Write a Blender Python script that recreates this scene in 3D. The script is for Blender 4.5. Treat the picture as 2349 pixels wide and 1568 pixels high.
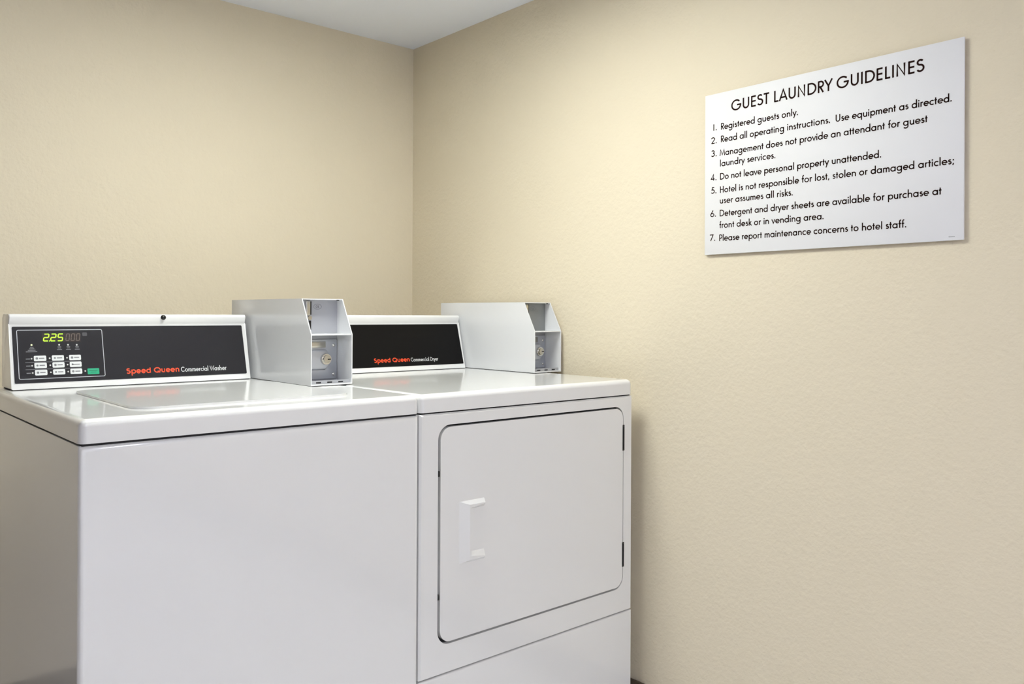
import bpy, bmesh, math, random
from mathutils import Vector, Matrix
for o in list(bpy.data.objects):
    bpy.data.objects.remove(o)
S = bpy.context.scene
COL = S.collection
PI = math.pi
R = math.radians

# ------------------------------------------------------------------ camera
cam_d = bpy.data.cameras.new('camera')
cam = bpy.data.objects.new('camera', cam_d)
COL.objects.link(cam)
cam_d.sensor_fit = 'HORIZONTAL'
cam_d.sensor_width = 36.0
cam_d.lens = 1917.3 * 36.0 / 2349.0
cam_d.shift_y = -(784.0 - 718.8) / 2349.0
cam_d.clip_start = 0.02
YAW, ROLL = 0.8497, 0.0047
fw = Vector((math.cos(YAW), math.sin(YAW), 0))
rt = Vector((math.sin(YAW), -math.cos(YAW), 0))
up = Vector((0, 0, 1))
rx = rt * math.cos(ROLL) + up * math.sin(ROLL)
uy = up * math.cos(ROLL) - rt * math.sin(ROLL)
M = Matrix((rx, uy, -fw)).transposed().to_4x4()
M.translation = Vector((-1.7443, -2.5377, 1.0856))
cam.matrix_world = M
S.camera = cam

# ------------------------------------------------------------------ world, exposure
w = bpy.data.worlds.new('world')
S.world = w
w.use_nodes = True
w.node_tree.nodes['Background'].inputs[0].default_value = (0.6, 0.65, 0.7, 1)
w.node_tree.nodes['Background'].inputs[1].default_value = 0.3
S.view_settings.view_transform = 'Standard'
S.view_settings.look = 'None'
S.view_settings.gamma = 1.0
S.view_settings.use_curve_mapping = False
S.view_settings.exposure = 0.43

# strengths of the ceiling lamp and the added fill light (see ceiling_lamp below)
LAMP_CORNER = 23.0      # square lamp over the machines
LAMP_FILL = 31.0        # added fill light, unseen, behind the photographer
WARM = (0.955, 0.985, 0.93)
COOL = (0.90, 0.925, 1.06)

# ------------------------------------------------------------------ helpers
def srgb(r, g, b):
    f = lambda c: (c / 255 / 12.92) if c / 255 <= 0.04045 else ((c / 255 + 0.055) / 1.055) ** 2.4
    return (f(r), f(g), f(b), 1.0)

def mat(name, col, rough=0.5, metal=0.0, emit=None, estr=0.0, bump=None, coat=0.0, spec=0.5, var=0.0):
    m = bpy.data.materials.new(name)
    m.use_nodes = True
    nt = m.node_tree
    b = nt.nodes['Principled BSDF']
    b.inputs['Base Color'].default_value = col
    b.inputs['Roughness'].default_value = rough
    b.inputs['Metallic'].default_value = metal
    b.inputs['Specular IOR Level'].default_value = spec
    b.inputs['Coat Weight'].default_value = coat
    b.inputs['Coat Roughness'].default_value = 0.06
    if emit:
        b.inputs['Emission Color'].default_value = emit
        b.inputs['Emission Strength'].default_value = estr
    tc = nt.nodes.new('ShaderNodeTexCoord')
    if var:
        nz = nt.nodes.new('ShaderNodeTexNoise')
        nz.inputs['Scale'].default_value = 9.0
        nz.inputs['Detail'].default_value = 3.0
        nt.links.new(tc.outputs['Object'], nz.inputs['Vector'])
        mx = nt.nodes.new('ShaderNodeMix')
        mx.data_type = 'RGBA'
        mx.inputs[6].default_value = tuple(c * (1 - var) for c in col[:3]) + (1,)
        mx.inputs[7].default_value = tuple(min(1, c * (1 + var)) for c in col[:3]) + (1,)
        nt.links.new(nz.outputs['Fac'], mx.inputs[0])
        nt.links.new(mx.outputs[2], b.inputs['Base Color'])
    if bump:
        prev = None
        for sc, det, st, dist in bump:
            nz = nt.nodes.new('ShaderNodeTexNoise')
            nz.inputs['Scale'].default_value = sc
            nz.inputs['Detail'].default_value = det
            nt.links.new(tc.outputs['Object'], nz.inputs['Vector'])
            bp = nt.nodes.new('ShaderNodeBump')
            bp.inputs['Strength'].default_value = st
            bp.inputs['Distance'].default_value = dist
            nt.links.new(nz.outputs['Fac'], bp.inputs['Height'])
            if prev:
                nt.links.new(prev.outputs['Normal'], bp.inputs['Normal'])
            prev = bp
        nt.links.new(prev.outputs['Normal'], b.inputs['Normal'])
    return m

MWALL = mat('wall_paint', srgb(228, 217, 193), 0.7, spec=0.2,
            bump=[(70, 2.5, 0.28, 0.006), (150, 2, 0.2, 0.003)])
MCEIL = mat('ceiling_paint', srgb(240, 245, 255), 0.85, spec=0.2, bump=[(160, 2, 0.15, 0.001)])
MFLOOR = mat('floor_tile', srgb(222, 221, 222), 0.4, var=0.12)
MWALLDIM = mat('dim_bounce_paint', srgb(98, 82, 63), 0.7, spec=0.2, bump=[(70, 2.5, 0.22, 0.005)])  # unseen left wall made dark to cut bounce light on the washer side
MBASE = mat('baseboard_vinyl', srgb(96, 84, 70), 0.5)
MENAM = mat('white_enamel', srgb(231, 231, 229), 0.16, coat=0.4)
MDOOR = MENAM
MDARK = mat('gap_shade_and_pads', srgb(30, 30, 32), 0.8)  # dark colour put in as gap shade; slots and sign pads share it
MPANEL = mat('charcoal_panel', srgb(36, 35, 38), 0.2, spec=0.5)
MPANELD = mat('black_panel', srgb(13, 12, 12), 0.45, spec=0.15)
MLINE = mat('silver_print', srgb(196, 198, 202), 0.5)
MBUT = mat('button_print', srgb(224, 226, 226), 0.5)
MGREY = mat('grey_print', srgb(120, 120, 124), 0.6)
MGREEN = mat('green_print', srgb(20, 165, 120), 0.5)
MRED = mat('orange_red_print', srgb(238, 78, 36), 0.5)
MWHITE = mat('white_print', srgb(215, 217, 217), 0.5)
MDIG = mat('lit_digit', srgb(150, 220, 30), 0.5, emit=srgb(185, 245, 50), estr=0.75)
MDIM = mat('unlit_digit', srgb(96, 82, 72), 0.5)
MDISP = mat('display_window', srgb(52, 44, 42), 0.25)
MLED = mat('indicator_lens', srgb(205, 205, 200), 0.4)
MLEDON = mat('indicator_lit', srgb(225, 235, 180), 0.4, emit=srgb(225, 235, 170), estr=0.4)
MBOX = mat('coin_box_enamel', srgb(226, 227, 229), 0.2, coat=0.4)
MBOXIN = mat('coin_box_inner', srgb(168, 169, 174), 0.45)
MBOXSHADE = mat('shaded_chute_plate', srgb(132, 134, 133), 0.45)  # darker inner plate for the dryer, its shade painted into the colour
MSTEEL = mat('brushed_steel', srgb(196, 199, 205), 0.34, metal=0.55)
MCHROME = mat('chrome', srgb(225, 223, 218), 0.18, metal=1.0)
MBRASS = mat('nickel', srgb(200, 197, 188), 0.25, metal=1.0)
MBLACK = mat('black_plastic', srgb(16, 16, 17), 0.35)
MSIGN = mat('sign_acrylic', srgb(232, 232, 233), 0.6)
MINK = mat('dark_brown_ink', srgb(42, 26, 22), 0.8, spec=0.05)

def finish(name, bm, m, parent=None, smooth=True, wn=False, label=None):
    bmesh.ops.recalc_face_normals(bm, faces=bm.faces[:])
    me = bpy.data.meshes.new(name)
    bm.to_mesh(me)
    bm.free()
    return link_mesh(name, me, m, parent, smooth, wn, label)

def root_loc(o):
    v = Vector((0, 0, 0))
    while o:
        v = v + o.location
        o = o.parent
    return v

def link_mesh(name, me, m, parent=None, smooth=True, wn=False, label=None):
    """mesh given in world coordinates; its origin goes to the middle of its underside"""
    xs = [v.co.x for v in me.vertices]; ys = [v.co.y for v in me.vertices]; zs = [v.co.z for v in me.vertices]
    c = Vector(((min(xs) + max(xs)) / 2, (min(ys) + max(ys)) / 2, min(zs)))
    for v in me.vertices:
        v.co -= c
    if smooth:
        for p in me.polygons:
            p.use_smooth = True
        me.set_sharp_from_angle(angle=R(38))
    me.materials.append(m)
    o = bpy.data.objects.new(name, me)
    COL.objects.link(o)
    if parent:
        o.parent = parent
        o.location = c - root_loc(parent)
    else:
        o.location = c
    if wn:
        md = o.modifiers.new('weighted_normals', 'WEIGHTED_NORMAL')
        md.keep_sharp = True
    if label:
        o['label'] = label
    return o

def empty(name, loc, label, cat, group=None):
    o = bpy.data.objects.new(name, None)
    o.location = loc
    COL.objects.link(o)
    o['label'] = label
    o['category'] = cat
    if group:
        o['group'] = group
    return o

def add_box(bm, x0, x1, y0, y1, z0, z1, bev=0.0, seg=4, sel=None, bev2=None):
    """box; bevels the edges for which sel(mid, dir) is true (all when sel is None)"""
    vs = [bm.verts.new((x, y, z)) for x in (x0, x1) for y in (y0, y1) for z in (z0, z1)]
    F = [(0, 1, 3, 2), (4, 6, 7, 5), (0, 4, 5, 1), (2, 3, 7, 6), (0, 2, 6, 4), (1, 5, 7, 3)]
    fs = [bm.faces.new([vs[i] for i in f]) for f in F]
    es = set(e for f in fs for e in f.edges)
    if bev:
        pick = []
        for e in es:
            a, b = e.verts[0].co, e.verts[1].co
            if sel is None or sel((a + b) / 2, (b - a).normalized()):
                pick.append(e)
        bmesh.ops.bevel(bm, geom=pick, offset=bev, segments=seg, profile=0.5, affect='EDGES')
    return bm

def box(*a, **k):
    return add_box(bmesh.new(), *a, **k)

def add_prism_x(bm, prof, x0, x1):
    """closed (y, z) profile extruded along x"""
    a = [bm.verts.new((x0, y, z)) for y, z in prof]
    b = [bm.verts.new((x1, y, z)) for y, z in prof]
    n = len(prof)
    bm.faces.new(a); bm.faces.new(b[::-1])
    for i in range(n):
        bm.faces.new((a[i], a[(i + 1) % n], b[(i + 1) % n], b[i]))
    return bm

def rrect(x0, x1, z0, z1, r, n=8):
    pts = []
    for cx, cz, a0 in ((x1 - r, z1 - r, 0), (x0 + r, z1 - r, 90), (x0 + r, z0 + r, 180), (x1 - r, z0 + r, 270)):
        for i in range(n + 1):
            a = R(a0 + 90 * i / n)
            pts.append((cx + r * math.cos(a), cz + r * math.sin(a)))
    return pts

def slab(pts, y0, y1, bev=0.0, conv=None, seg=3):
    """outline in (x, z) extruded in y from y0 (front) to y1 (back); front rim bevelled"""
    bm = bmesh.new()
    a = [bm.verts.new((x, y0, z)) for x, z in pts]
    b = [bm.verts.new((x, y1, z)) for x, z in pts]
    n = len(pts)
    f = bm.faces.new(a)
    bm.faces.new(b[::-1])
    for i in range(n):
        bm.faces.new((a[i], b[i], b[(i + 1) % n], a[(i + 1) % n]))
    if bev:
        bmesh.ops.bevel(bm, geom=list(f.edges), offset=bev, segments=seg, profile=0.5, affect='EDGES')
    if conv:
        for v in bm.verts:
            v.co = conv(v.co)
    return bm

def add_cyl(bm, c, axis, r, h, n=24, r2=None, cap=True):
    """cylinder from c along axis"""
    ax = Vector(axis).normalized()
    t = Vector((0, 0, 1)) if abs(ax.z) < 0.9 else Vector((1, 0, 0))
    u = ax.cross(t).normalized()
    v = ax.cross(u)
    c = Vector(c)
    r2 = r if r2 is None else r2
    A = [bm.verts.new(c + (u * math.cos(2 * PI * i / n) + v * math.sin(2 * PI * i / n)) * r) for i in range(n)]
    B = [bm.verts.new(c + ax * h + (u * math.cos(2 * PI * i / n) + v * math.sin(2 * PI * i / n)) * r2) for i in range(n)]
    for i in range(n):
        bm.faces.new((A[i], A[(i + 1) % n], B[(i + 1) % n], B[i]))
    bm.faces.new(A[::-1]); bm.faces.new(B)
    return bm

def add_dome(bm, c, axis, r, h, n=20, m=6):
    ax = Vector(axis).normalized()
    t = Vector((0, 0, 1)) if abs(ax.z) < 0.9 else Vector((1, 0, 0))
    u = ax.cross(t).normalized(); v = ax.cross(u); c = Vector(c)
    rings = []
    for j in range(m):
        a = PI / 2 * j / m
        rr, hh = r * math.cos(a), h * math.sin(a)
        rings.append([bm.verts.new(c + ax * hh + (u * math.cos(2 * PI * i / n) + v * math.sin(2 * PI * i / n)) * rr) for i in range(n)])
    top = bm.verts.new(c + ax * h)
    for j in range(m - 1):
        for i in range(n):
            bm.faces.new((rings[j][i], rings[j][(i + 1) % n], rings[j + 1][(i + 1) % n], rings[j + 1][i]))
    for i in range(n):
        bm.faces.new((rings[-1][i], rings[-1][(i + 1) % n], top))
    bm.faces.new(rings[0][::-1])
    return bm

def structure(o):
    o['kind'] = 'structure'
    return o

# ------------------------------------------------------------------ stroke lettering (geometric sans)
T = 0.125          # stroke weight, cap height = 1
Hh = T / 2
def arc(cx, cy, rx, ry, a0, a1, n=18):
    return [(cx + rx * math.cos(R(a0 + (a1 - a0) * i / n)), cy + ry * math.sin(R(a0 + (a1 - a0) * i / n))) for i in range(n + 1)]
def circ(cx, cy, r):
    return arc(cx, cy, r, r, 0, 360, 28)
XH = 0.62
q = XH / 2 - Hh + 0.01       # bowl radius on the centre line
yc = XH / 2
def dot(x, y, s=0.085):
    return [(x - s, y), (x + s, y)]
DOTW = 0.17
G = {}
G['G'] = ([arc(.47, .5, .43, .44, 42, 352) + [(.90, .5 - Hh * 0 + .0), (.55, .5)]], 1.02)
G['U'] = ([[(.13, 1), (.13, .34)] + arc(.38, .34, .25, .275, 180, 360, 14) + [(.63, .34), (.63, 1)]], .77)
G['E'] = ([[(.14, 0), (.14, 1)], [(.14, 1 - Hh), (.53, 1 - Hh)], [(.14, .51), (.52, .51)], [(.14, Hh), (.53, Hh)]], .6)
G['S'] = ([arc(.30, .745, .19, .19, 30, 270) + arc(.30, .31, .235, .245, 90, -150)], .6)
G['T'] = ([[(.01, 1 - Hh), (.52, 1 - Hh)], [(.265, 0), (.265, 1)]], .55)
G['L'] = ([[(.14, 0), (.14, 1)], [(.14, Hh), (.47, Hh)]], .5)
G['A'] = ([[(.04, 0), (.375, .97), (.71, 0)], [(.15, .3), (.60, .3)]], .76)
G['N'] = ([[(.14, 0), (.14, .95), (.66, .05), (.66, 1)]], .82)
G['D'] = ([[(.14, 0), (.14, 1)], [(.14, 1 - Hh), (.35, 1 - Hh)] + arc(.35, .5, .42, .5 - Hh, 90, -90) + [(.14, Hh)]], .85)
G['R'] = ([[(.14, 0), (.14, 1)], [(.14, 1 - Hh), (.32, 1 - Hh)] + arc(.32, .715, .21, .2225, 90, -90) + [(.14, .4925)], [(.27, .49), (.53, 0)]], .6)
G['Y'] = ([[(.03, 1), (.33, .45), (.63, 1)], [(.33, .47), (.33, 0)]], .66)
G['I'] = ([[(.14, 0), (.14, 1)]], .28)
G['M'] = ([[(.07, 0), (.19, .93), (.47, .12), (.75, .93), (.87, 0)]], .94)
G['H'] = ([[(.14, 0), (.14, 1)], [(.62, 0), (.62, 1)], [(.14, .52), (.62, .52)]], .76)
G['P'] = ([[(.14, 0), (.14, 1)], [(.14, 1 - Hh), (.32, 1 - Hh)] + arc(.32, .69, .23, .2475, 90, -90) + [(.14, .4425)]], .6)
G['C'] = ([arc(.47, .5, .42, .44, 45, 315)], .85)
G['W'] = ([[(.03, 1), (.28, .06), (.50, .94), (.72, .06), (.97, 1)]], 1.0)
G['Q'] = ([circ(.5, .5, .44), [(.55, .3), (.9, 0)]], 1.0)
rc = .34
G['a'] = ([circ(rc, yc, q), [(rc + q, 0), (rc + q, XH)]], .72)
G['b'] = ([circ(.13 + q, yc, q), [(.13, 0), (.13, 1.06)]], .70)
G['c'] = ([arc(.34, yc, q, q, 48, 312)], .56)
G['d'] = ([circ(rc, yc, q), [(rc + q, 0), (rc + q, 1.06)]], .72)
G['e'] = ([[(.34 - q, yc + .0), (.34 + q, yc)] + arc(.34, yc, q, q, 4, 318)], .66)
G['f'] = ([[(.17, 0), (.17, .86)] + arc(.31, .86, .14, .14, 180, 80, 8), [(.02, XH - Hh), (.34, XH - Hh)]], .35)
G['g'] = ([circ(rc, yc, q), [(rc + q, XH), (rc + q, -.08)] + arc(rc, -.08, q, .22, 0, -150, 14)], .72)
G['h'] = ([[(.12, 0), (.12, 1.06)], arc(.325, .345, .205, .215, 180, 0) + [(.53, 0)]], .64)
G['i'] = ([[(.12, 0), (.12, XH)], dot(.12, .83)], .24)
G['k'] = ([[(.12, 0), (.12, 1.06)], [(.12, .27), (.45, XH)], [(.22, .36), (.50, 0)]], .51)
G['l'] = ([[(.12, 0), (.12, 1.06)]], .24)
G['m'] = ([[(.12, 0), (.12, XH)], arc(.285, .395, .165, .165, 180, 0) + [(.45, 0)], arc(.615, .395, .165, .165, 180, 0) + [(.78, 0)]], .89)
G['n'] = ([[(.12, 0), (.12, XH)], arc(.32, .36, .20, .20, 180, 0) + [(.52, 0)]], .63)
G['o'] = ([circ(rc, yc, q)], .69)
G['p'] = ([circ(.13 + q, yc, q), [(.13, -.33), (.13, XH)]], .70)
G['q'] = ([circ(rc, yc, q), [(rc + q, -.33), (rc + q, XH)]], .72)
G['r'] = ([[(.12, 0), (.12, XH)], arc(.29, .39, .17, .17, 180, 65, 8)], .37)
G['s'] = ([arc(.225, .445, .11, .115, 25, 270, 12) + arc(.225, .195, .14, .135, 90, -155, 12)], .43)
G['t'] = ([[(.16, 0), (.16, .86)], [(.01, XH - Hh), (.31, XH - Hh)]], .33)
G['u'] = ([[(.12, XH), (.12, .26)] + arc(.32, .26, .20, .20, 180, 360) + [(.52, XH)], [(.52, 0), (.52, XH)]], .64)
G['v'] = ([[(.03, XH), (.26, .03), (.49, XH)]], .51)
G['w'] = ([[(.03, XH), (.22, .04), (.40, XH - .03), (.58, .04), (.77, XH)]], .80)
G['y'] = ([[(.03, XH), (.27, .05)], [(.51, XH), (.14, -.33)]], .53)
G['1'] = ([[(.30, 0), (.30, 1)]], .5)
G['2'] = ([arc(.29, .70, .225, .235, 170, -35, 14) + [(.08, Hh)], [(.05, Hh), (.53, Hh)]], .58)
G['3'] = ([arc(.27, .735, .19, .2, 150, -90, 12), arc(.27, .30, .225, .235, 90, -150, 14)], .58)
G['4'] = ([[(.40, 0), (.40, .95), (.06, .24), (.55, .24)]], .6)
G['5'] = ([[(.49, 1 - Hh), (.22, 1 - Hh), (.16, .56)] + arc(.27, .325, .235, .262, 112, -145, 14)], .58)
G['6'] = ([circ(.29, .29, .228), [(.09, .40), (.40, 1)]], .58)
G['7'] = ([[(.04, 1 - Hh), (.50, 1 - Hh), (.15, 0)]], .56)
G['.'] = ([dot(.12, .085)], .26)
G[','] = ([[(.15, .14), (.08, -.12)]], .26)
G[';'] = ([dot(.15, .52), [(.17, .14), (.10, -.12)]], .28)
SPACE = .30

def text_width(s, track):
    return sum((SPACE if ch == ' ' else G[ch][1]) + track for ch in s) - track

def ribbon(bm, pts, wd, put):
    P = [Vector(p) for p in pts]
    P = [p for i, p in enumerate(P) if i == 0 or (p - P[i - 1]).length > 1e-5]
    n = len(P)
    closed = n > 3 and (P[0] - P[-1]).length < 1e-4
    L, Rr = [], []
    for i in range(n):
        if closed:
            a = P[i] - P[i - 1] if i else P[0] - P[-2]
            b = P[i + 1] - P[i] if i < n - 1 else P[1] - P[0]
        else:
            a = P[i] - P[i - 1] if i else P[1] - P[0]
            b = P[i + 1] - P[i] if i < n - 1 else P[-1] - P[-2]
        a = a.normalized(); b = b.normalized()
        na, nb = Vector((-a.y, a.x)), Vector((-b.y, b.x))
        mdir = (na + nb)
        if mdir.length < 1e-4:
            mdir = na
        mdir.normalize()
        k = min(1 / max(mdir.dot(na), 0.2), 1.9)
        L.append(bm.verts.new(put(P[i] + mdir * wd / 2 * k)))
        Rr.append(bm.verts.new(put(P[i] - mdir * wd / 2 * k)))
    for i in range(n - 1):
        bm.faces.new((L[i], Rr[i], Rr[i + 1], L[i + 1]))

def write(bm, s, x_start, x_end, base, cap, frame, weight=T, bold=False, slant=0.0, track=None):
    """letters from x_start to x_end along the surface; frame(a, b) gives the world point"""
    if track is None:
        track = 0.03
    wd = text_width(s, track) - 0.12
    kx = (x_end - x_start) / wd
    cur = -0.08
    for ch in s:
        if ch == ' ':
            cur += SPACE + track
            continue
        strokes, adv = G[ch]
        if bold and ch.islower():      # heavy letters stand taller
            strokes = [[(px, py * 1.22 if py < .63 else .756 + (py - .62) * .62) for px, py in st] for st in strokes]
        for st in strokes:
            isdot = ch in 'i.;' and len(st) == 2 and abs(st[0][1] - st[1][1]) < 1e-6 and abs(abs(st[0][0] - st[1][0]) - DOTW) < 1e-6
            # ribbon is built in metres so that the stroke keeps one width
            pm = [((x_start + (cur + px + slant * py) * kx) , base + py * cap) for px, py in st]
            wdm = (DOTW if isdot else weight) * cap
            if isdot:
                cx = (pm[0][0] + pm[1][0]) / 2
                pm = [(cx - DOTW * cap / 2 * .95, pm[0][1]), (cx + DOTW * cap / 2 * .95, pm[0][1])]
            ribbon(bm, pm, wdm, lambda v: frame(v.x, v.y))
        cur += adv + track

# ------------------------------------------------------------------ the room
CEIL = 2.049
XW, YW = -2.6, -6.4         # far left wall, wall behind the photographer
structure(finish('floor', box(XW - .1, .1, YW - .1, .1, -.1, 0), MFLOOR, smooth=False))
structure(finish('ceiling', box(XW - .1, .1, YW - .1, .1, CEIL, CEIL + .1), MCEIL, smooth=False))
structure(finish('wall_back', box(XW - .1, .1, 0, .1, 0, CEIL), MWALL, smooth=False))
structure(finish('wall_right', box(0, .1, YW - .1, 0, 0, CEIL), MWALL, smooth=False))
structure(finish('wall_left', box(XW - .1, XW, YW - .1, 0, 0, CEIL), MWALLDIM, smooth=False))
structure(finish('wall_front', box(XW, 0, YW - .1, YW, 0, CEIL), MCEIL, smooth=False))
structure(finish('baseboard_right', box(-.008, 0, YW, 0, 0, .1, bev=.003), MBASE))
structure(finish('baseboard_back', box(XW, -.008, -.008, 0, 0, .1, bev=.003), MBASE))

def ceiling_lamp(x, y, sx, sy, strength, colour, label):
    t = empty('ceiling_light', (x, y, CEIL), label, 'ceiling light', 'ceiling lights')
    fr = bmesh.new()
    d = .035
    for a in ((x - sx / 2, x + sx / 2, y - sy / 2, y - sy / 2 + .02), (x - sx / 2, x + sx / 2, y + sy / 2 - .02, y + sy / 2),
              (x - sx / 2, x - sx / 2 + .02, y - sy / 2 + .02, y + sy / 2 - .02), (x + sx / 2 - .02, x + sx / 2, y - sy / 2 + .02, y + sy / 2 - .02)):
        add_box(fr, a[0], a[1], a[2], a[3], CEIL - d, CEIL)
    finish('frame', fr, MCEIL, t, smooth=False)
    em = mat('lamp_diffuser', (0.9, 0.9, 0.9, 1), 0.6, emit=(*colour, 1), estr=strength)
    finish('diffuser', box(x - sx / 2 + .02, x + sx / 2 - .02, y - sy / 2 + .02, y + sy / 2 - .02, CEIL - d + .003, CEIL - .004), em, t, smooth=False)
    return t
ceiling_lamp(-.86, -1.12, .44, .52, LAMP_CORNER, WARM, 'short white ceiling lamp above the washer and dryer')
ceiling_lamp(-2.0, -4.5, .6, 1.2, LAMP_FILL, COOL, 'added unseen fill light, long white ceiling panel behind the photographer')  # extra light put in to brighten the machine fronts

# ------------------------------------------------------------------ shared machine measures
ZT = .915
YF = -1.1023
YB = -.37
BAND = .0411
CON_Y0, CON_Z1 = -.4891, .1641
SL = (.4891 - .4421) / .1641          # how far the console face leans back per metre of height
sl_n = Vector((0, -1, SL)).normalized()
def con(x, z, off=0.0):
    """point on the leaning console face at world height z"""
    return Vector((x, CON_Y0 + (z - ZT) * SL, z)) + sl_n * off

def machine_shell(t, x0, x1, name_top='top_panel'):
    """top band, with soft rounded front and side rims"""
    def sel(m, d):
        if abs(d.z) > .9:
            return m.y < (YF + YB) / 2
        return m.z > ZT - .005
    b = box(x0 + .0012, x1 - .0012, YF, YB, ZT - BAND + .0022, ZT, bev=.012, seg=6, sel=sel)
    finish(name_top, b, MENAM, t, wn=True)
    finish('seam_shade', box(x0 + .006, x1 - .006, YF + .006, YB - .006, ZT - BAND - .012, ZT - BAND + .0021), MDARK, t, smooth=False)  # dark filler painted in as the shade of the seam below the top
    # feet
    for fx in (x0 + .06, x1 - .06):
        for fy in (YF + .06, YB - .06):
            f = bmesh.new()
            add_cyl(f, (fx, fy, 0), (0, 0, 1), .022, .012)
            add_cyl(f, (fx, fy, .012), (0, 0, 1), .010, .03)
            finish('foot', f, MBLACK, t)

def console(t, x0, x1, panel_mat, px0, px1):
    prof = [(CON_Y0 + .0016 * SL, ZT + .0016)]
    top = ZT + .1405
    prof.append((CON_Y0 + .1405 * SL, top))
    prof.append((CON_Y0 + .1405 * SL - .001, top + .0015))
    yv = CON_Y0 + .1405 * SL - .0065       # cap leans forward over the face
    prof.append((yv, top + .017))
    cy, cz, r = yv + .0075, top + .0165, .0075
    for i in range(1, 8):
        a = R(180 - 90 * i / 7)
        prof.append((cy + r * math.cos(a), cz + r * math.sin(a)))
    prof.append((-.392, cz + r))
    prof.append((-.384, cz + r - .008))
    prof.append((-.384, ZT + .0016))
    bm = bmesh.new()
    add_prism_x(bm, prof, x0, x1)
    caps = [e for e in bm.edges if abs(e.verts[0].co.x - e.verts[1].co.x) < 1e-6 and max(v.co.z for v in e.verts) > ZT + .001]
    bmesh.ops.bevel(bm, geom=caps, offset=.0028, segments=3, profile=.5, affect='EDGES')
    c = finish('console', bm, MENAM, t)
    finish('base_gap_shade', box(x0 + .003, x1 - .003, CON_Y0 + .004, -.388, ZT + .0001, ZT + .0018), MDARK, c, smooth=False)  # dark strip stands in for the shade line under the console
    z0, z1 = .9295, 1.0515
    pts = rrect(px0, px1, z0, z1, .0025, 4)
    bm = bmesh.new()
    a = [bm.verts.new(con(x, z, .0009)) for x, z in pts]
    b = [bm.verts.new(con(x, z, -.002)) for x, z in pts]
    bm.faces.new(a); bm.faces.new(b[::-1])
    for i in range(len(pts)):
        bm.faces.new((a[i], b[i], b[(i + 1) % len(pts)], a[(i + 1) % len(pts)]))
    pnl = finish('control_panel', bm, panel_mat, t, smooth=False)
    return c, pnl

PO = .0014     # printed things sit this far off the console face
def con_quad(bm, x0, x1, z0, z1, off=PO, r=0.0):
    if r:
        bm.faces.new([bm.verts.new(con(x, z, off)) for x, z in rrect(x0, x1, z0, z1, r, 4)])
    else:
        bm.faces.new([bm.verts.new(con(x, z, off)) for x, z in ((x0, z0), (x1, z0), (x1, z1), (x0, z1))])
def con_disc(bm, x, z, r, off=PO, n=12):
    bm.faces.new([bm.verts.new(con(x + r * math.cos(2 * PI * i / n), z + r * math.sin(2 * PI * i / n), off)) for i in range(n)])
confr = lambda a, b: con(a, b, PO)

def lettering(pnl, words, x0, x1, base, cap, caption, x2, x3, cbase, ccap):
    bm = bmesh.new()
    write(bm, words, x0, x1, base, cap, confr, weight=.215, bold=True, track=.07)
    finish('logo_lettering', bm, MRED, pnl, smooth=False, label='heavy orange red lettering')
    bm = bmesh.new()
    write(bm, caption, x2, x3, cbase, ccap, confr, weight=.13, track=.03)
    finish('caption_lettering', bm, MWHITE, pnl, smooth=False, label='thin white lettering')

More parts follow.
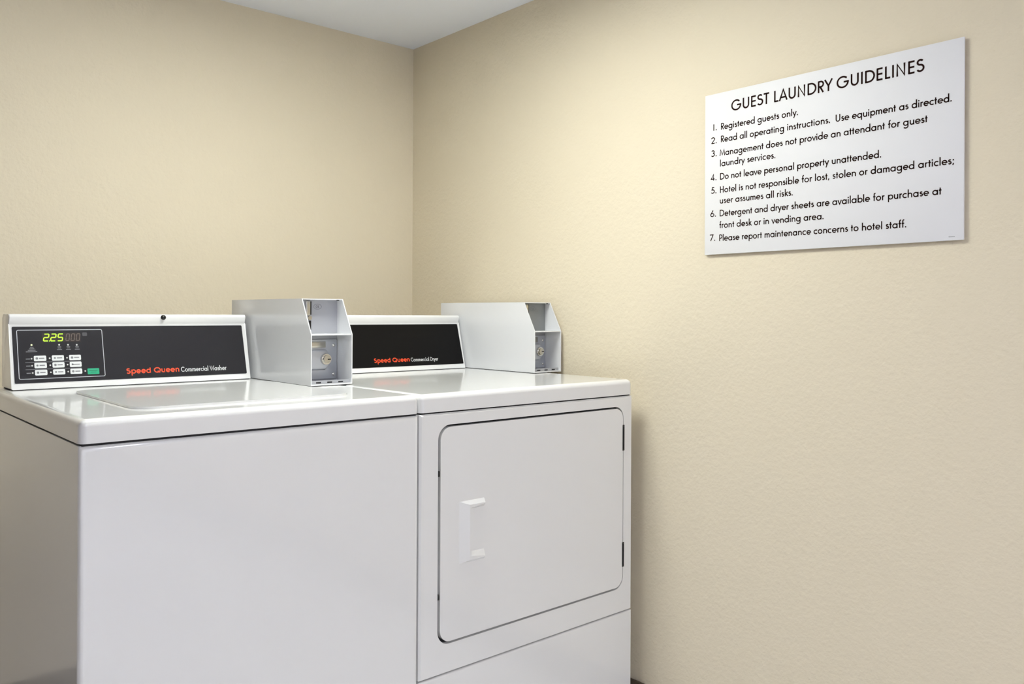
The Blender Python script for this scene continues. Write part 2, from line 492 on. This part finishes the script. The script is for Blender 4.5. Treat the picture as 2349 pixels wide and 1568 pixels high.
# ------------------------------------------------------------------ coin boxes bolted on the tops
def coin_box(t, x0, x1, yb, inner_y, dark):
    """open-fronted steel coin box with slanting upper front"""
    z0, ze, z1 = ZT, ZT + .1197, ZT + .2035
    yf, yt = -.7909, -.7445
    th = .0022
    prof = [(yf, z0 + .0015), (yf, ze), (yt, z1), (yb, z1), (yb, z0 + .0015)]
    bm = bmesh.new()
    add_prism_x(bm, prof, x0, x0 + th)
    add_prism_x(bm, prof, x1 - th, x1)
    add_box(bm, x0 + th, x1 - th, yt, yb, z1 - th, z1)                 # roof
    add_box(bm, x0 + th, x1 - th, yb - th, yb, z0 + .0015, z1 - th)    # back
    add_box(bm, x0 + th, x1 - th, yf + .0005, yb - th, z0 + .0015, z0 + .005)   # bottom lip
    b = finish('coin_box', bm, MBOX, t, smooth=False)
    finish('box_gap_shade', box(x0 + .003, x1 - .003, yf + .004, yb - .004, ZT + .0001, ZT + .0016), MDARK, b, smooth=False)  # thin dark layer painted in as shade beneath the box
    w = x1 - x0
    # recessed faces
    finish('coin_chute_plate', box(x0 + th, x1 - th, inner_y, inner_y + .004, ze + .001, z1 - th), MBOXSHADE if dark else MBOXIN, b, smooth=False)
    finish('shelf', box(x0 + th, x1 - th, yf + .0012, inner_y + .003, ze - .0022, ze + .001, bev=.0006, seg=2), MBOX, b)
    finish('vault_surround', box(x0 + th, x1 - th, inner_y + .001, inner_y + .005, z0 + .005, ze - .0022), MBOXIN, b, smooth=False)
    # upper plate: emblem, slot, push rod
    iy = inner_y
    em = bmesh.new()
    ex, ez = x0 + .053, z1 - .0185
    ribbon(em, arc(ex, ez, .0105, .0062, 0, 360, 20), .0009, lambda v: Vector((v.x, iy - .0006, v.y)))
    finish('emblem', em, MGREY, b, smooth=False)
    em = bmesh.new()
    ribbon(em, arc(ex - .0025, ez, .0018, .0026, 0, 360, 12), .0011, lambda v: Vector((v.x, iy - .0007, v.y)))
    ribbon(em, [(ex + .0015, ez - .003), (ex + .0015, ez + .003)], .0011, lambda v: Vector((v.x, iy - .0007, v.y)))
    ribbon(em, [(ex + .0042, ez + .003), (ex + .0015, ez), (ex + .0042, ez - .003)], .0011, lambda v: Vector((v.x, iy - .0007, v.y)))
    finish('emblem_mark', em, MGREY, b, smooth=False)
    sl = bmesh.new()
    sx = x0 + .0355
    add_box(sl, sx - .0017, sx + .0017, iy - .0005, iy + .002, z1 - .038, z1 - .006)
    finish('coin_slot', sl, MBLACK, b, smooth=False)
    sl = bmesh.new()
    add_box(sl, sx - .0065, sx + .0010, iy - .0005, iy + .002, z1 - .074, z1 - .052)
    finish('return_slot', sl, MBLACK, b, smooth=False)
    pl = bmesh.new()
    add_box(pl, sx - .0135, sx - .0030, iy - .004, iy, z1 - .040, z1 - .005, bev=.001, seg=2)
    add_cyl(pl, (sx - .0045, iy + .0005, z1 - .0455), (0, -1, 0), .0052, .006, 16)
    finish('coin_slide', pl, MBRASS, b)
    # lock plate
    lx0, lx1, lz0, lz1 = x0 + th + .004, x1 - .0035, ZT + .0105, ze - .0135
    finish('lock_plate', slab(rrect(lx0, lx1, lz0, lz1, .004, 4), iy - .0016, iy + .002, bev=.0009), MSTEEL, b)
    rc_ = bmesh.new()
    add_box(rc_, x0 + .012, x1 - .034, iy - .003, iy, ze - .0335, ze - .0185, bev=.0012, seg=2)
    finish('bolt_bar', rc_, MBRASS, b)
    # housing: stubby five-sided boss leaning to the right
    hx, hz = x0 + .0715, ZT + .0592
    hs = [(hx - .049, hz - .026), (hx - .003, hz - .026), (hx + .011, hz - .014), (hx + .011, hz + .010), (hx - .001, hz + .023), (hx - .041, hz + .023), (hx - .049, hz + .015)]
    finish('lock_housing', slab(hs, iy - .014, iy - .001, bev=.005), MSTEEL, b)
    lk = bmesh.new()
    add_cyl(lk, (hx - .004, iy - .014, hz), (0, -1, 0), .0140, .006, 32, r2=.0128)
    finish('lock_collar', lk, MCHROME, b)
    lk = bmesh.new()
    add_cyl(lk, (hx - .004, iy - .0195, hz), (0, -1, 0), .0100, .005, 32, r2=.0094)
    finish('lock_cylinder', lk, MBRASS, b)
    kh = bmesh.new()
    add_box(kh, hx - .0035, hx + .0045, iy - .0250, iy - .0243, hz - .0013, hz + .0013)
    finish('keyhole', kh, MBLACK, b, smooth=False)
    for sz in (ZT + .0918, ZT + .0217):
        s_ = bmesh.new()
        add_dome(s_, (x1 - .0127, iy - .0015, sz), (0, -1, 0), .0042, .0026, 16, 4)
        finish('screw', s_, MCHROME, b)
    # three drain slots in the bottom lip and a roof screw
    finish('bottom_flange', box(x0 + th, x1 - th, yf + .009, iy + .001, z0 + .005, z0 + .0062), MBOXIN, b, smooth=False)
    fl = finish('front_flange', box(x0 + th, x1 - th, yf + .0085, yf + .010, z0 + .0055, z0 + .0125), MBOXIN, b, smooth=False)
    for k in range(3):
        cx = x0 + .024 + k * .029
        finish('flange_slot', box(cx - .0062, cx + .0062, yf + .0080, yf + .0086, z0 + .0062, z0 + .0092), MDARK, b, smooth=False)
    s_ = bmesh.new()
    add_box(s_, x1 - .017, x1 - .010, yt - .0006, yt + .0004, z1 - .0042, z1 - .0018)
    finish('roof_notch', s_, MDARK, b, smooth=False)
    return b

# ------------------------------------------------------------------ washer
XL, XS, XR = -1.3883, -.7373, -.0600
wash = empty('washing_machine', ((XL + XS) / 2, (YF + YB) / 2, 0),
             'white top-loading coin washer left of the dryer, charcoal panel lit 2.25', 'washing machine')
machine_shell(wash, XL, XS)
def sel_front(m, d):
    if abs(d.z) > .9:
        return m.y < (YF + YB) / 2
    return m.z > .7 and m.y < YF + .01
finish('cabinet', box(XL + .0012, XS - .0012, YF, YB, .04, ZT - BAND - .0012, bev=.010, seg=5, sel=sel_front), MENAM, wash, wn=True)
# lid: rounded plate a hair above the top, with a shadow gap round it
def up_z(v):      # slab() builds in x-z facing -y; turn it to face up
    return Vector((v.x, v.z, -v.y))
finish('lid', slab(rrect(-1.2770, -.8430, -1.0190, -.5990, .042, 12), -(ZT + .0042), -(ZT - .004), bev=.0039, conv=up_z, seg=5), MENAM, wash, wn=True)
c_w, pan_w = console(wash, -1.3672, -.8322, MPANEL, -1.3608, -.8420)
kn = bmesh.new()
add_dome(kn, (-1.0406, -.4560, 1.0722), (0, -1, .18), .0062, .0045, 20, 5)
finish('plug', kn, MBLACK, c_w, label='small round black plug')
# control panel print
fb = bmesh.new()
ribbon(fb, rrect(-1.3520, -1.1792, .9382, 1.0438, .003, 4) + [rrect(-1.3520, -1.1792, .9382, 1.0438, .003, 4)[0]], .0013, lambda v: con(v.x, v.y, PO))
finish('frame_line', fb, MLINE, pan_w, smooth=False, label='silver outline round the keypad')
fb = bmesh.new()
con_quad(fb, -1.3035, -1.2255, 1.0168, 1.0372, .0012)
finish('display', fb, MDISP, pan_w, smooth=False)
SEG = {'2': 'abged', '5': 'afgcd', '8': 'abcdefg'}
def digit(ch, x, m_, wd=.0094, z0=1.0195, z1=1.0345, seg='', name='digit', th=.0021):
    bm = bmesh.new()
    zm = (z0 + z1) / 2
    sk = lambda xx, zz: (xx + (zz - z0) * .16, zz)
    g = .0004
    S_ = {'a': ((x, z1), (x + wd, z1)), 'b': ((x + wd, z1), (x + wd, zm)), 'c': ((x + wd, zm), (x + wd, z0)), 'd': ((x, z0), (x + wd, z0)),
          'e': ((x, zm), (x, z0)), 'f': ((x, z1), (x, zm)), 'g': ((x, zm), (x + wd, zm))}
    for s in (seg or SEG[ch]):
        (ax, az), (bx, bz) = S_[s]
        d = Vector((bx - ax, bz - az)).normalized() * g
        p = [sk(ax + d.x, az + d.y), sk(bx - d.x, bz - d.y)]
        ribbon(bm, p, th, lambda v: con(v.x, v.y, .0016))
    return finish(name, bm, m_, pan_w, smooth=False)
digit('2', -1.3010, MDIG)
digit('2', -1.2867, MDIG)
digit('5', -1.2727, MDIG)
bm = bmesh.new(); con_disc(bm, -1.2888, 1.0193, .0011, .0017); finish('decimal_point', bm, MDIG, pan_w, smooth=False)
for k in range(3):
    digit('8', -1.2562 + k * .0107, MDIM, wd=.0066, th=.0016, name='unlit_digit', seg='abcdef')
bm = bmesh.new(); con_quad(bm, -1.2212, -1.2112, 1.0295, 1.0375, r=.002); finish('sensor_window', bm, mat('sensor', srgb(62, 61, 65), .4), pan_w, smooth=False)
# indicator lights
for x, z, m_ in ((-1.3248, 1.0112, MLEDON), (-1.2701, 1.0106, MLED), (-1.2521, 1.0102, MLED), (-1.2342, 1.0098, MLED)):
    bm = bmesh.new(); con_disc(bm, x, z, .0019); finish('indicator_light', bm, m_, pan_w, smooth=False)
# captions too small to read: short grey dashes, one part under each light or beside each row
def caption(rows, m_=MGREY, name='tiny_caption'):
    bm = bmesh.new()
    for x, z, wd, h in rows:
        con_quad(bm, x - wd / 2, x + wd / 2, z - h, z + h)
    finish(name, bm, m_, pan_w, smooth=False)
caption([(-1.3246, 1.0062, .007, .0007), (-1.3248, 1.0030, .010, .0007), (-1.3250, .9998, .015, .0007), (-1.3256, .9966, .022, .0008)])
for x in (-1.2700, -1.2518, -1.2338):
    caption([(x, 1.0060, .0072, .0006), (x, 1.0032, .0066, .0006), (x, 1.0000, .0100, .0008)])
for z in (.9811, .9659, .9505):
    caption([(-1.33325, z, .0085, .0010)])
for z in (.9736, .9583):
    caption([(-1.33325 + .05, z, .1115, .0005)], name='divider_line')
for rI, z in enumerate((.9817, .9665, .9511)):
    for cI, x in enumerate((-1.3219, -1.2864, -1.2516)):
        x += rI * .0003
        bm = bmesh.new(); con_quad(bm, x, x + .0243, z - .0059, z + .0059, r=.0022)
        k = finish('button', bm, MBUT, pan_w, smooth=False)
        bm = bmesh.new()
        con_disc(bm, x + .0058, z, .0021 if (rI + cI) % 2 else .0026, .0017)
        if (rI, cI) == (1, 2):
            con_quad(bm, x + .004, x + .0205, z - .0008, z + .0008, .0017)
        else:
            con_quad(bm, x + .0100, x + .0205, z - .0011, z + .0011, .0017)
        finish('button_mark', bm, MGREY, pan_w, smooth=False)
        bm = bmesh.new(); con_disc(bm, x - .0044, z - .0002, .0017); finish('indicator_light', bm, MLED, pan_w, smooth=False)
bm = bmesh.new(); con_quad(bm, -1.2157, -1.1911, .9431, .9562, r=.0015)
st = finish('start_button', bm, MGREEN, pan_w, smooth=False, label='green start button')
bm = bmesh.new()
con_quad(bm, -1.2125, -1.1945, .9507, .9523, .0017); con_quad(bm, -1.2095, -1.1975, .9472, .9486, .0017)
finish('button_mark', bm, mat('green_mark', srgb(12, 110, 80), .5), pan_w, smooth=False)
bm = bmesh.new(); con_disc(bm, -1.2204, .9509, .0017); finish('indicator_light', bm, MLED, pan_w, smooth=False)
lettering(pan_w, 'Speed Queen', -1.1315, -1.0115, .9410, .0118, 'Commercial Washer', -1.0060, -.8945, .9403, .0115)
coin_box(wash, -.8232, -.7145, -.3447, -.7215, False)

# ------------------------------------------------------------------ dryer
dry = empty('clothes_dryer', ((XS + XR) / 2, (YF + YB) / 2, 0),
            'white front-loading coin dryer between the washer and the sign wall', 'dryer')
machine_shell(dry, XS, XR)
ZD = .3141
finish('cabinet', box(XS + .0012, XR - .0012, YF + .014, YB, .04, ZT - BAND - .0012), MENAM, dry, smooth=False)
# front frame with the door opening cut in it
def holed_plate(x0, x1, z0, z1, hole, y0, y1, rim=.004):
    bm = bmesh.new()
    def loop(pts, y):
        vs = [bm.verts.new((x, y, z)) for x, z in pts]
        es = [bm.edges.new((vs[i], vs[(i + 1) % len(vs)])) for i in range(len(vs))]
        return vs, es
    outer = rrect(x0, x1, z0, z1, .001, 2)
    o_in = rrect(x0 + rim, x1 - rim, z0 + .002, z1 - rim, .001, 2)
    A, ea = loop(o_in, y0)
    B, eb = loop(hole, y0)
    bmesh.ops.triangle_fill(bm, use_beauty=True, edges=ea + eb)
    O, eo = loop(outer, y0 + rim)
    Bk, ek = loop(outer, y1)
    Hk, hk = loop(hole, y1)
    for P_, Q_ in ((A, O), (O, Bk), (B, Hk)):
        n = len(P_)
        for i in range(n):
            bm.faces.new((P_[i], P_[(i + 1) % n], Q_[(i + 1) % n], Q_[i]))
    return bm
DX0, DX1, DZ0, DZ1 = -.6895, -.0955, .3770, .8470
finish('front_frame', holed_plate(XS + .0012, XR - .0012, ZD + .0012, ZT - BAND - .0012, rrect(DX0, DX1, DZ0, DZ1, .032, 10), YF, YF + .0139), MENAM, dry, smooth=False)
finish('door_recess', box(DX0 - .01, DX1 + .01, YF + .0128, YF + .0139, DZ0 - .01, DZ1 + .01), MDARK, dry, smooth=False)
door = finish('door', slab(rrect(DX0 + .0065, DX1 - .0030, DZ0 + .0048, DZ1 - .0048, .028, 10), YF - .0005, YF + .0125, bev=.003, seg=4), MENAM, dry, wn=True)
# pull handle: raised block that scoops back towards the right, closed by wedge ends
hx0, hx1, hxm, hz0, hz1 = -.6330, -.5630, -.6045, .5420, .6770
pf = YF - .0005
hb = bmesh.new()
fy = pf - .0075
V = {k: hb.verts.new(c) for k, c in dict(
    A0=(hx0, pf, hz0), A1=(hx1, pf, hz0), A2=(hx1, pf, hz1), A3=(hx0, pf, hz1),
    B0=(hxm - .004, fy, hz0 + .006), B1=(hx1 - .002, fy, hz0 + .006), B2=(hx1 - .002, fy, hz1 - .0085), B3=(hxm - .004, fy, hz1 - .0085),
    C0=(hxm, fy, hz0 + .0145), C1=(hx1 - .002, fy, hz0 + .0085), C2=(hx1 - .002, fy, hz1 - .0105), C3=(hxm, fy, hz1 - .0155),
    D0=(hxm + .001, pf, hz0 + .023), D1=(hx1, pf, hz0 + .022), D2=(hx1, pf, hz1 - .018), D3=(hxm + .001, pf, hz1 - .019)).items()}
for f in ('B0 B1 C1 C0 C3 C2 B2 B3', 'A0 A1 B1 B0', 'A0 B0 B3 A3', 'A3 B3 B2 A2', 'A1 D1 C1 B1', 'A2 B2 C2 D2',
          'C0 C1 D1 D0', 'C0 D0 D3 C3', 'C3 D3 D2 C2', 'A0 A3 A2 D2 D3 D0 D1 A1'):
    hb.faces.new([V[k] for k in f.split()])
hnd = finish('handle', hb, MENAM, door, smooth=False)
# hinges: dark leaves in the right-hand gap
for z0, z1 in ((.7318, .7990), (.4310, .4950)):
    bm = bmesh.new()
    add_box(bm, DX1 - .0050, DX1 + .0035, YF - .0012, YF + .004, z0, z1, bev=.0015, seg=2)
    add_cyl(bm, (DX1 - .001, YF - .0012, z0 + .004), (0, 0, 1), .0022, z1 - z0 - .008, 12)
    finish('hinge', bm, MBLACK, dry, label='black hinge on the door edge')
for z in (.7438, .4813):
    bm = bmesh.new()
    add_box(bm, DX0 + .0008, DX0 + .0052, YF - .0002, YF + .006, z - .006, z + .006, bev=.001, seg=2)
    finish('door_bumper', bm, MBLACK, dry)
# lower access panel
finish('lower_panel', box(XS + .0012, XR - .0012, YF, YF + .0139, .06, ZD - .0014, bev=.0045, seg=4, sel=lambda m, d: m.y < YF + .001), MENAM, dry, wn=True)
c_d, pan_d = console(dry, -.6680, -.1335, MPANELD, -.6600, -.1400)
lettering(pan_d, 'Speed Queen', -.4600, -.3390, .9425, .0118, 'Commercial Dryer', -.3335, -.2355, .9418, .0112)
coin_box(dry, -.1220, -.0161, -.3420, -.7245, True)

# ------------------------------------------------------------------ sign on the right-hand wall
SX = -.0085
SK = (1.7443 + SX) / (1.7443 - .005)         # the board stands a little off the wall on its pads
sgy = lambda a: 2.5377 + (a - 2.5377) * SK
sgz = lambda b: 1.0856 + (b - 1.0856) * SK
sg = finish('sign', box(SX, SX + .0045, -sgy(1.8935), -sgy(1.2865), sgz(1.2340), sgz(1.6305), bev=.0007, seg=2), MSIGN)
sg['label'] = 'white rectangular guest laundry rules sign hanging on the right wall'
sg['category'] = 'sign'
for py_, pz_ in ((-1.83, 1.29), (-1.83, 1.57), (-1.35, 1.29), (-1.35, 1.57)):
    finish('mounting_pad', box(SX + .0044, -.0002, py_ - .02, py_ + .02, pz_ - .02, pz_ + .02), MDARK, sg, smooth=False)
sgf = lambda a, b: Vector((SX - .0003, -sgy(a), sgz(b)))
bm = bmesh.new()
write(bm, 'GUEST LAUNDRY GUIDELINES', 1.3655, 1.8170, 1.5792, .0262, sgf, weight=.145)
finish('heading', bm, MINK, sg, smooth=False)
rules = [
    [('1.', 1.3080, 1.3215, 1.5400), ('Registered guests only.', 1.3334, 1.5398, 1.5390)],
    [('2.', 1.3062, 1.3215, 1.5080), ('Read all operating instructions.', 1.3334, 1.6170, 1.5082), ('Use equipment as directed.', 1.6300, 1.8709, 1.5080)],
    [('3.', 1.3062, 1.3215, 1.4758), ('Management does not provide an attendant for guest', 1.3310, 1.8241, 1.4750), ('laundry services.', 1.3315, 1.4832, 1.4490)],
    [('4.', 1.3058, 1.3215, 1.4168), ('Do not leave personal property unattended.', 1.3315, 1.7309, 1.4166)],
    [('5.', 1.3062, 1.3215, 1.3846), ('Hotel is not responsible for lost, stolen or damaged articles;', 1.3315, 1.8756, 1.3842), ('user assumes all risks.', 1.3315, 1.5279, 1.3578)],
    [('6.', 1.3048, 1.3205, 1.3270), ('Detergent and dryer sheets are available for purchase at', 1.3310, 1.8517, 1.3266), ('front desk or in vending area.', 1.3310, 1.6029, 1.2976)],
    [('7.', 1.3032, 1.3185, 1.2676), ('Please report maintenance concerns to hotel staff.', 1.3300, 1.7835, 1.2660)],
]
for lines in rules:
    bm = bmesh.new()
    for s, a, b, base in lines:
        write(bm, s, a, b, base, .0160, sgf, weight=.15)
    finish('rule_text', bm, MINK, sg, smooth=False)
bm = bmesh.new()
for k in range(9):
    bm.faces.new([bm.verts.new(sgf(a, b)) for a, b in ((1.866 + k * .0013, 1.2405), (1.8668 + k * .0013, 1.2405), (1.8668 + k * .0013, 1.2418), (1.866 + k * .0013, 1.2418))])
finish('maker_mark', bm, MGREY, sg, smooth=False)
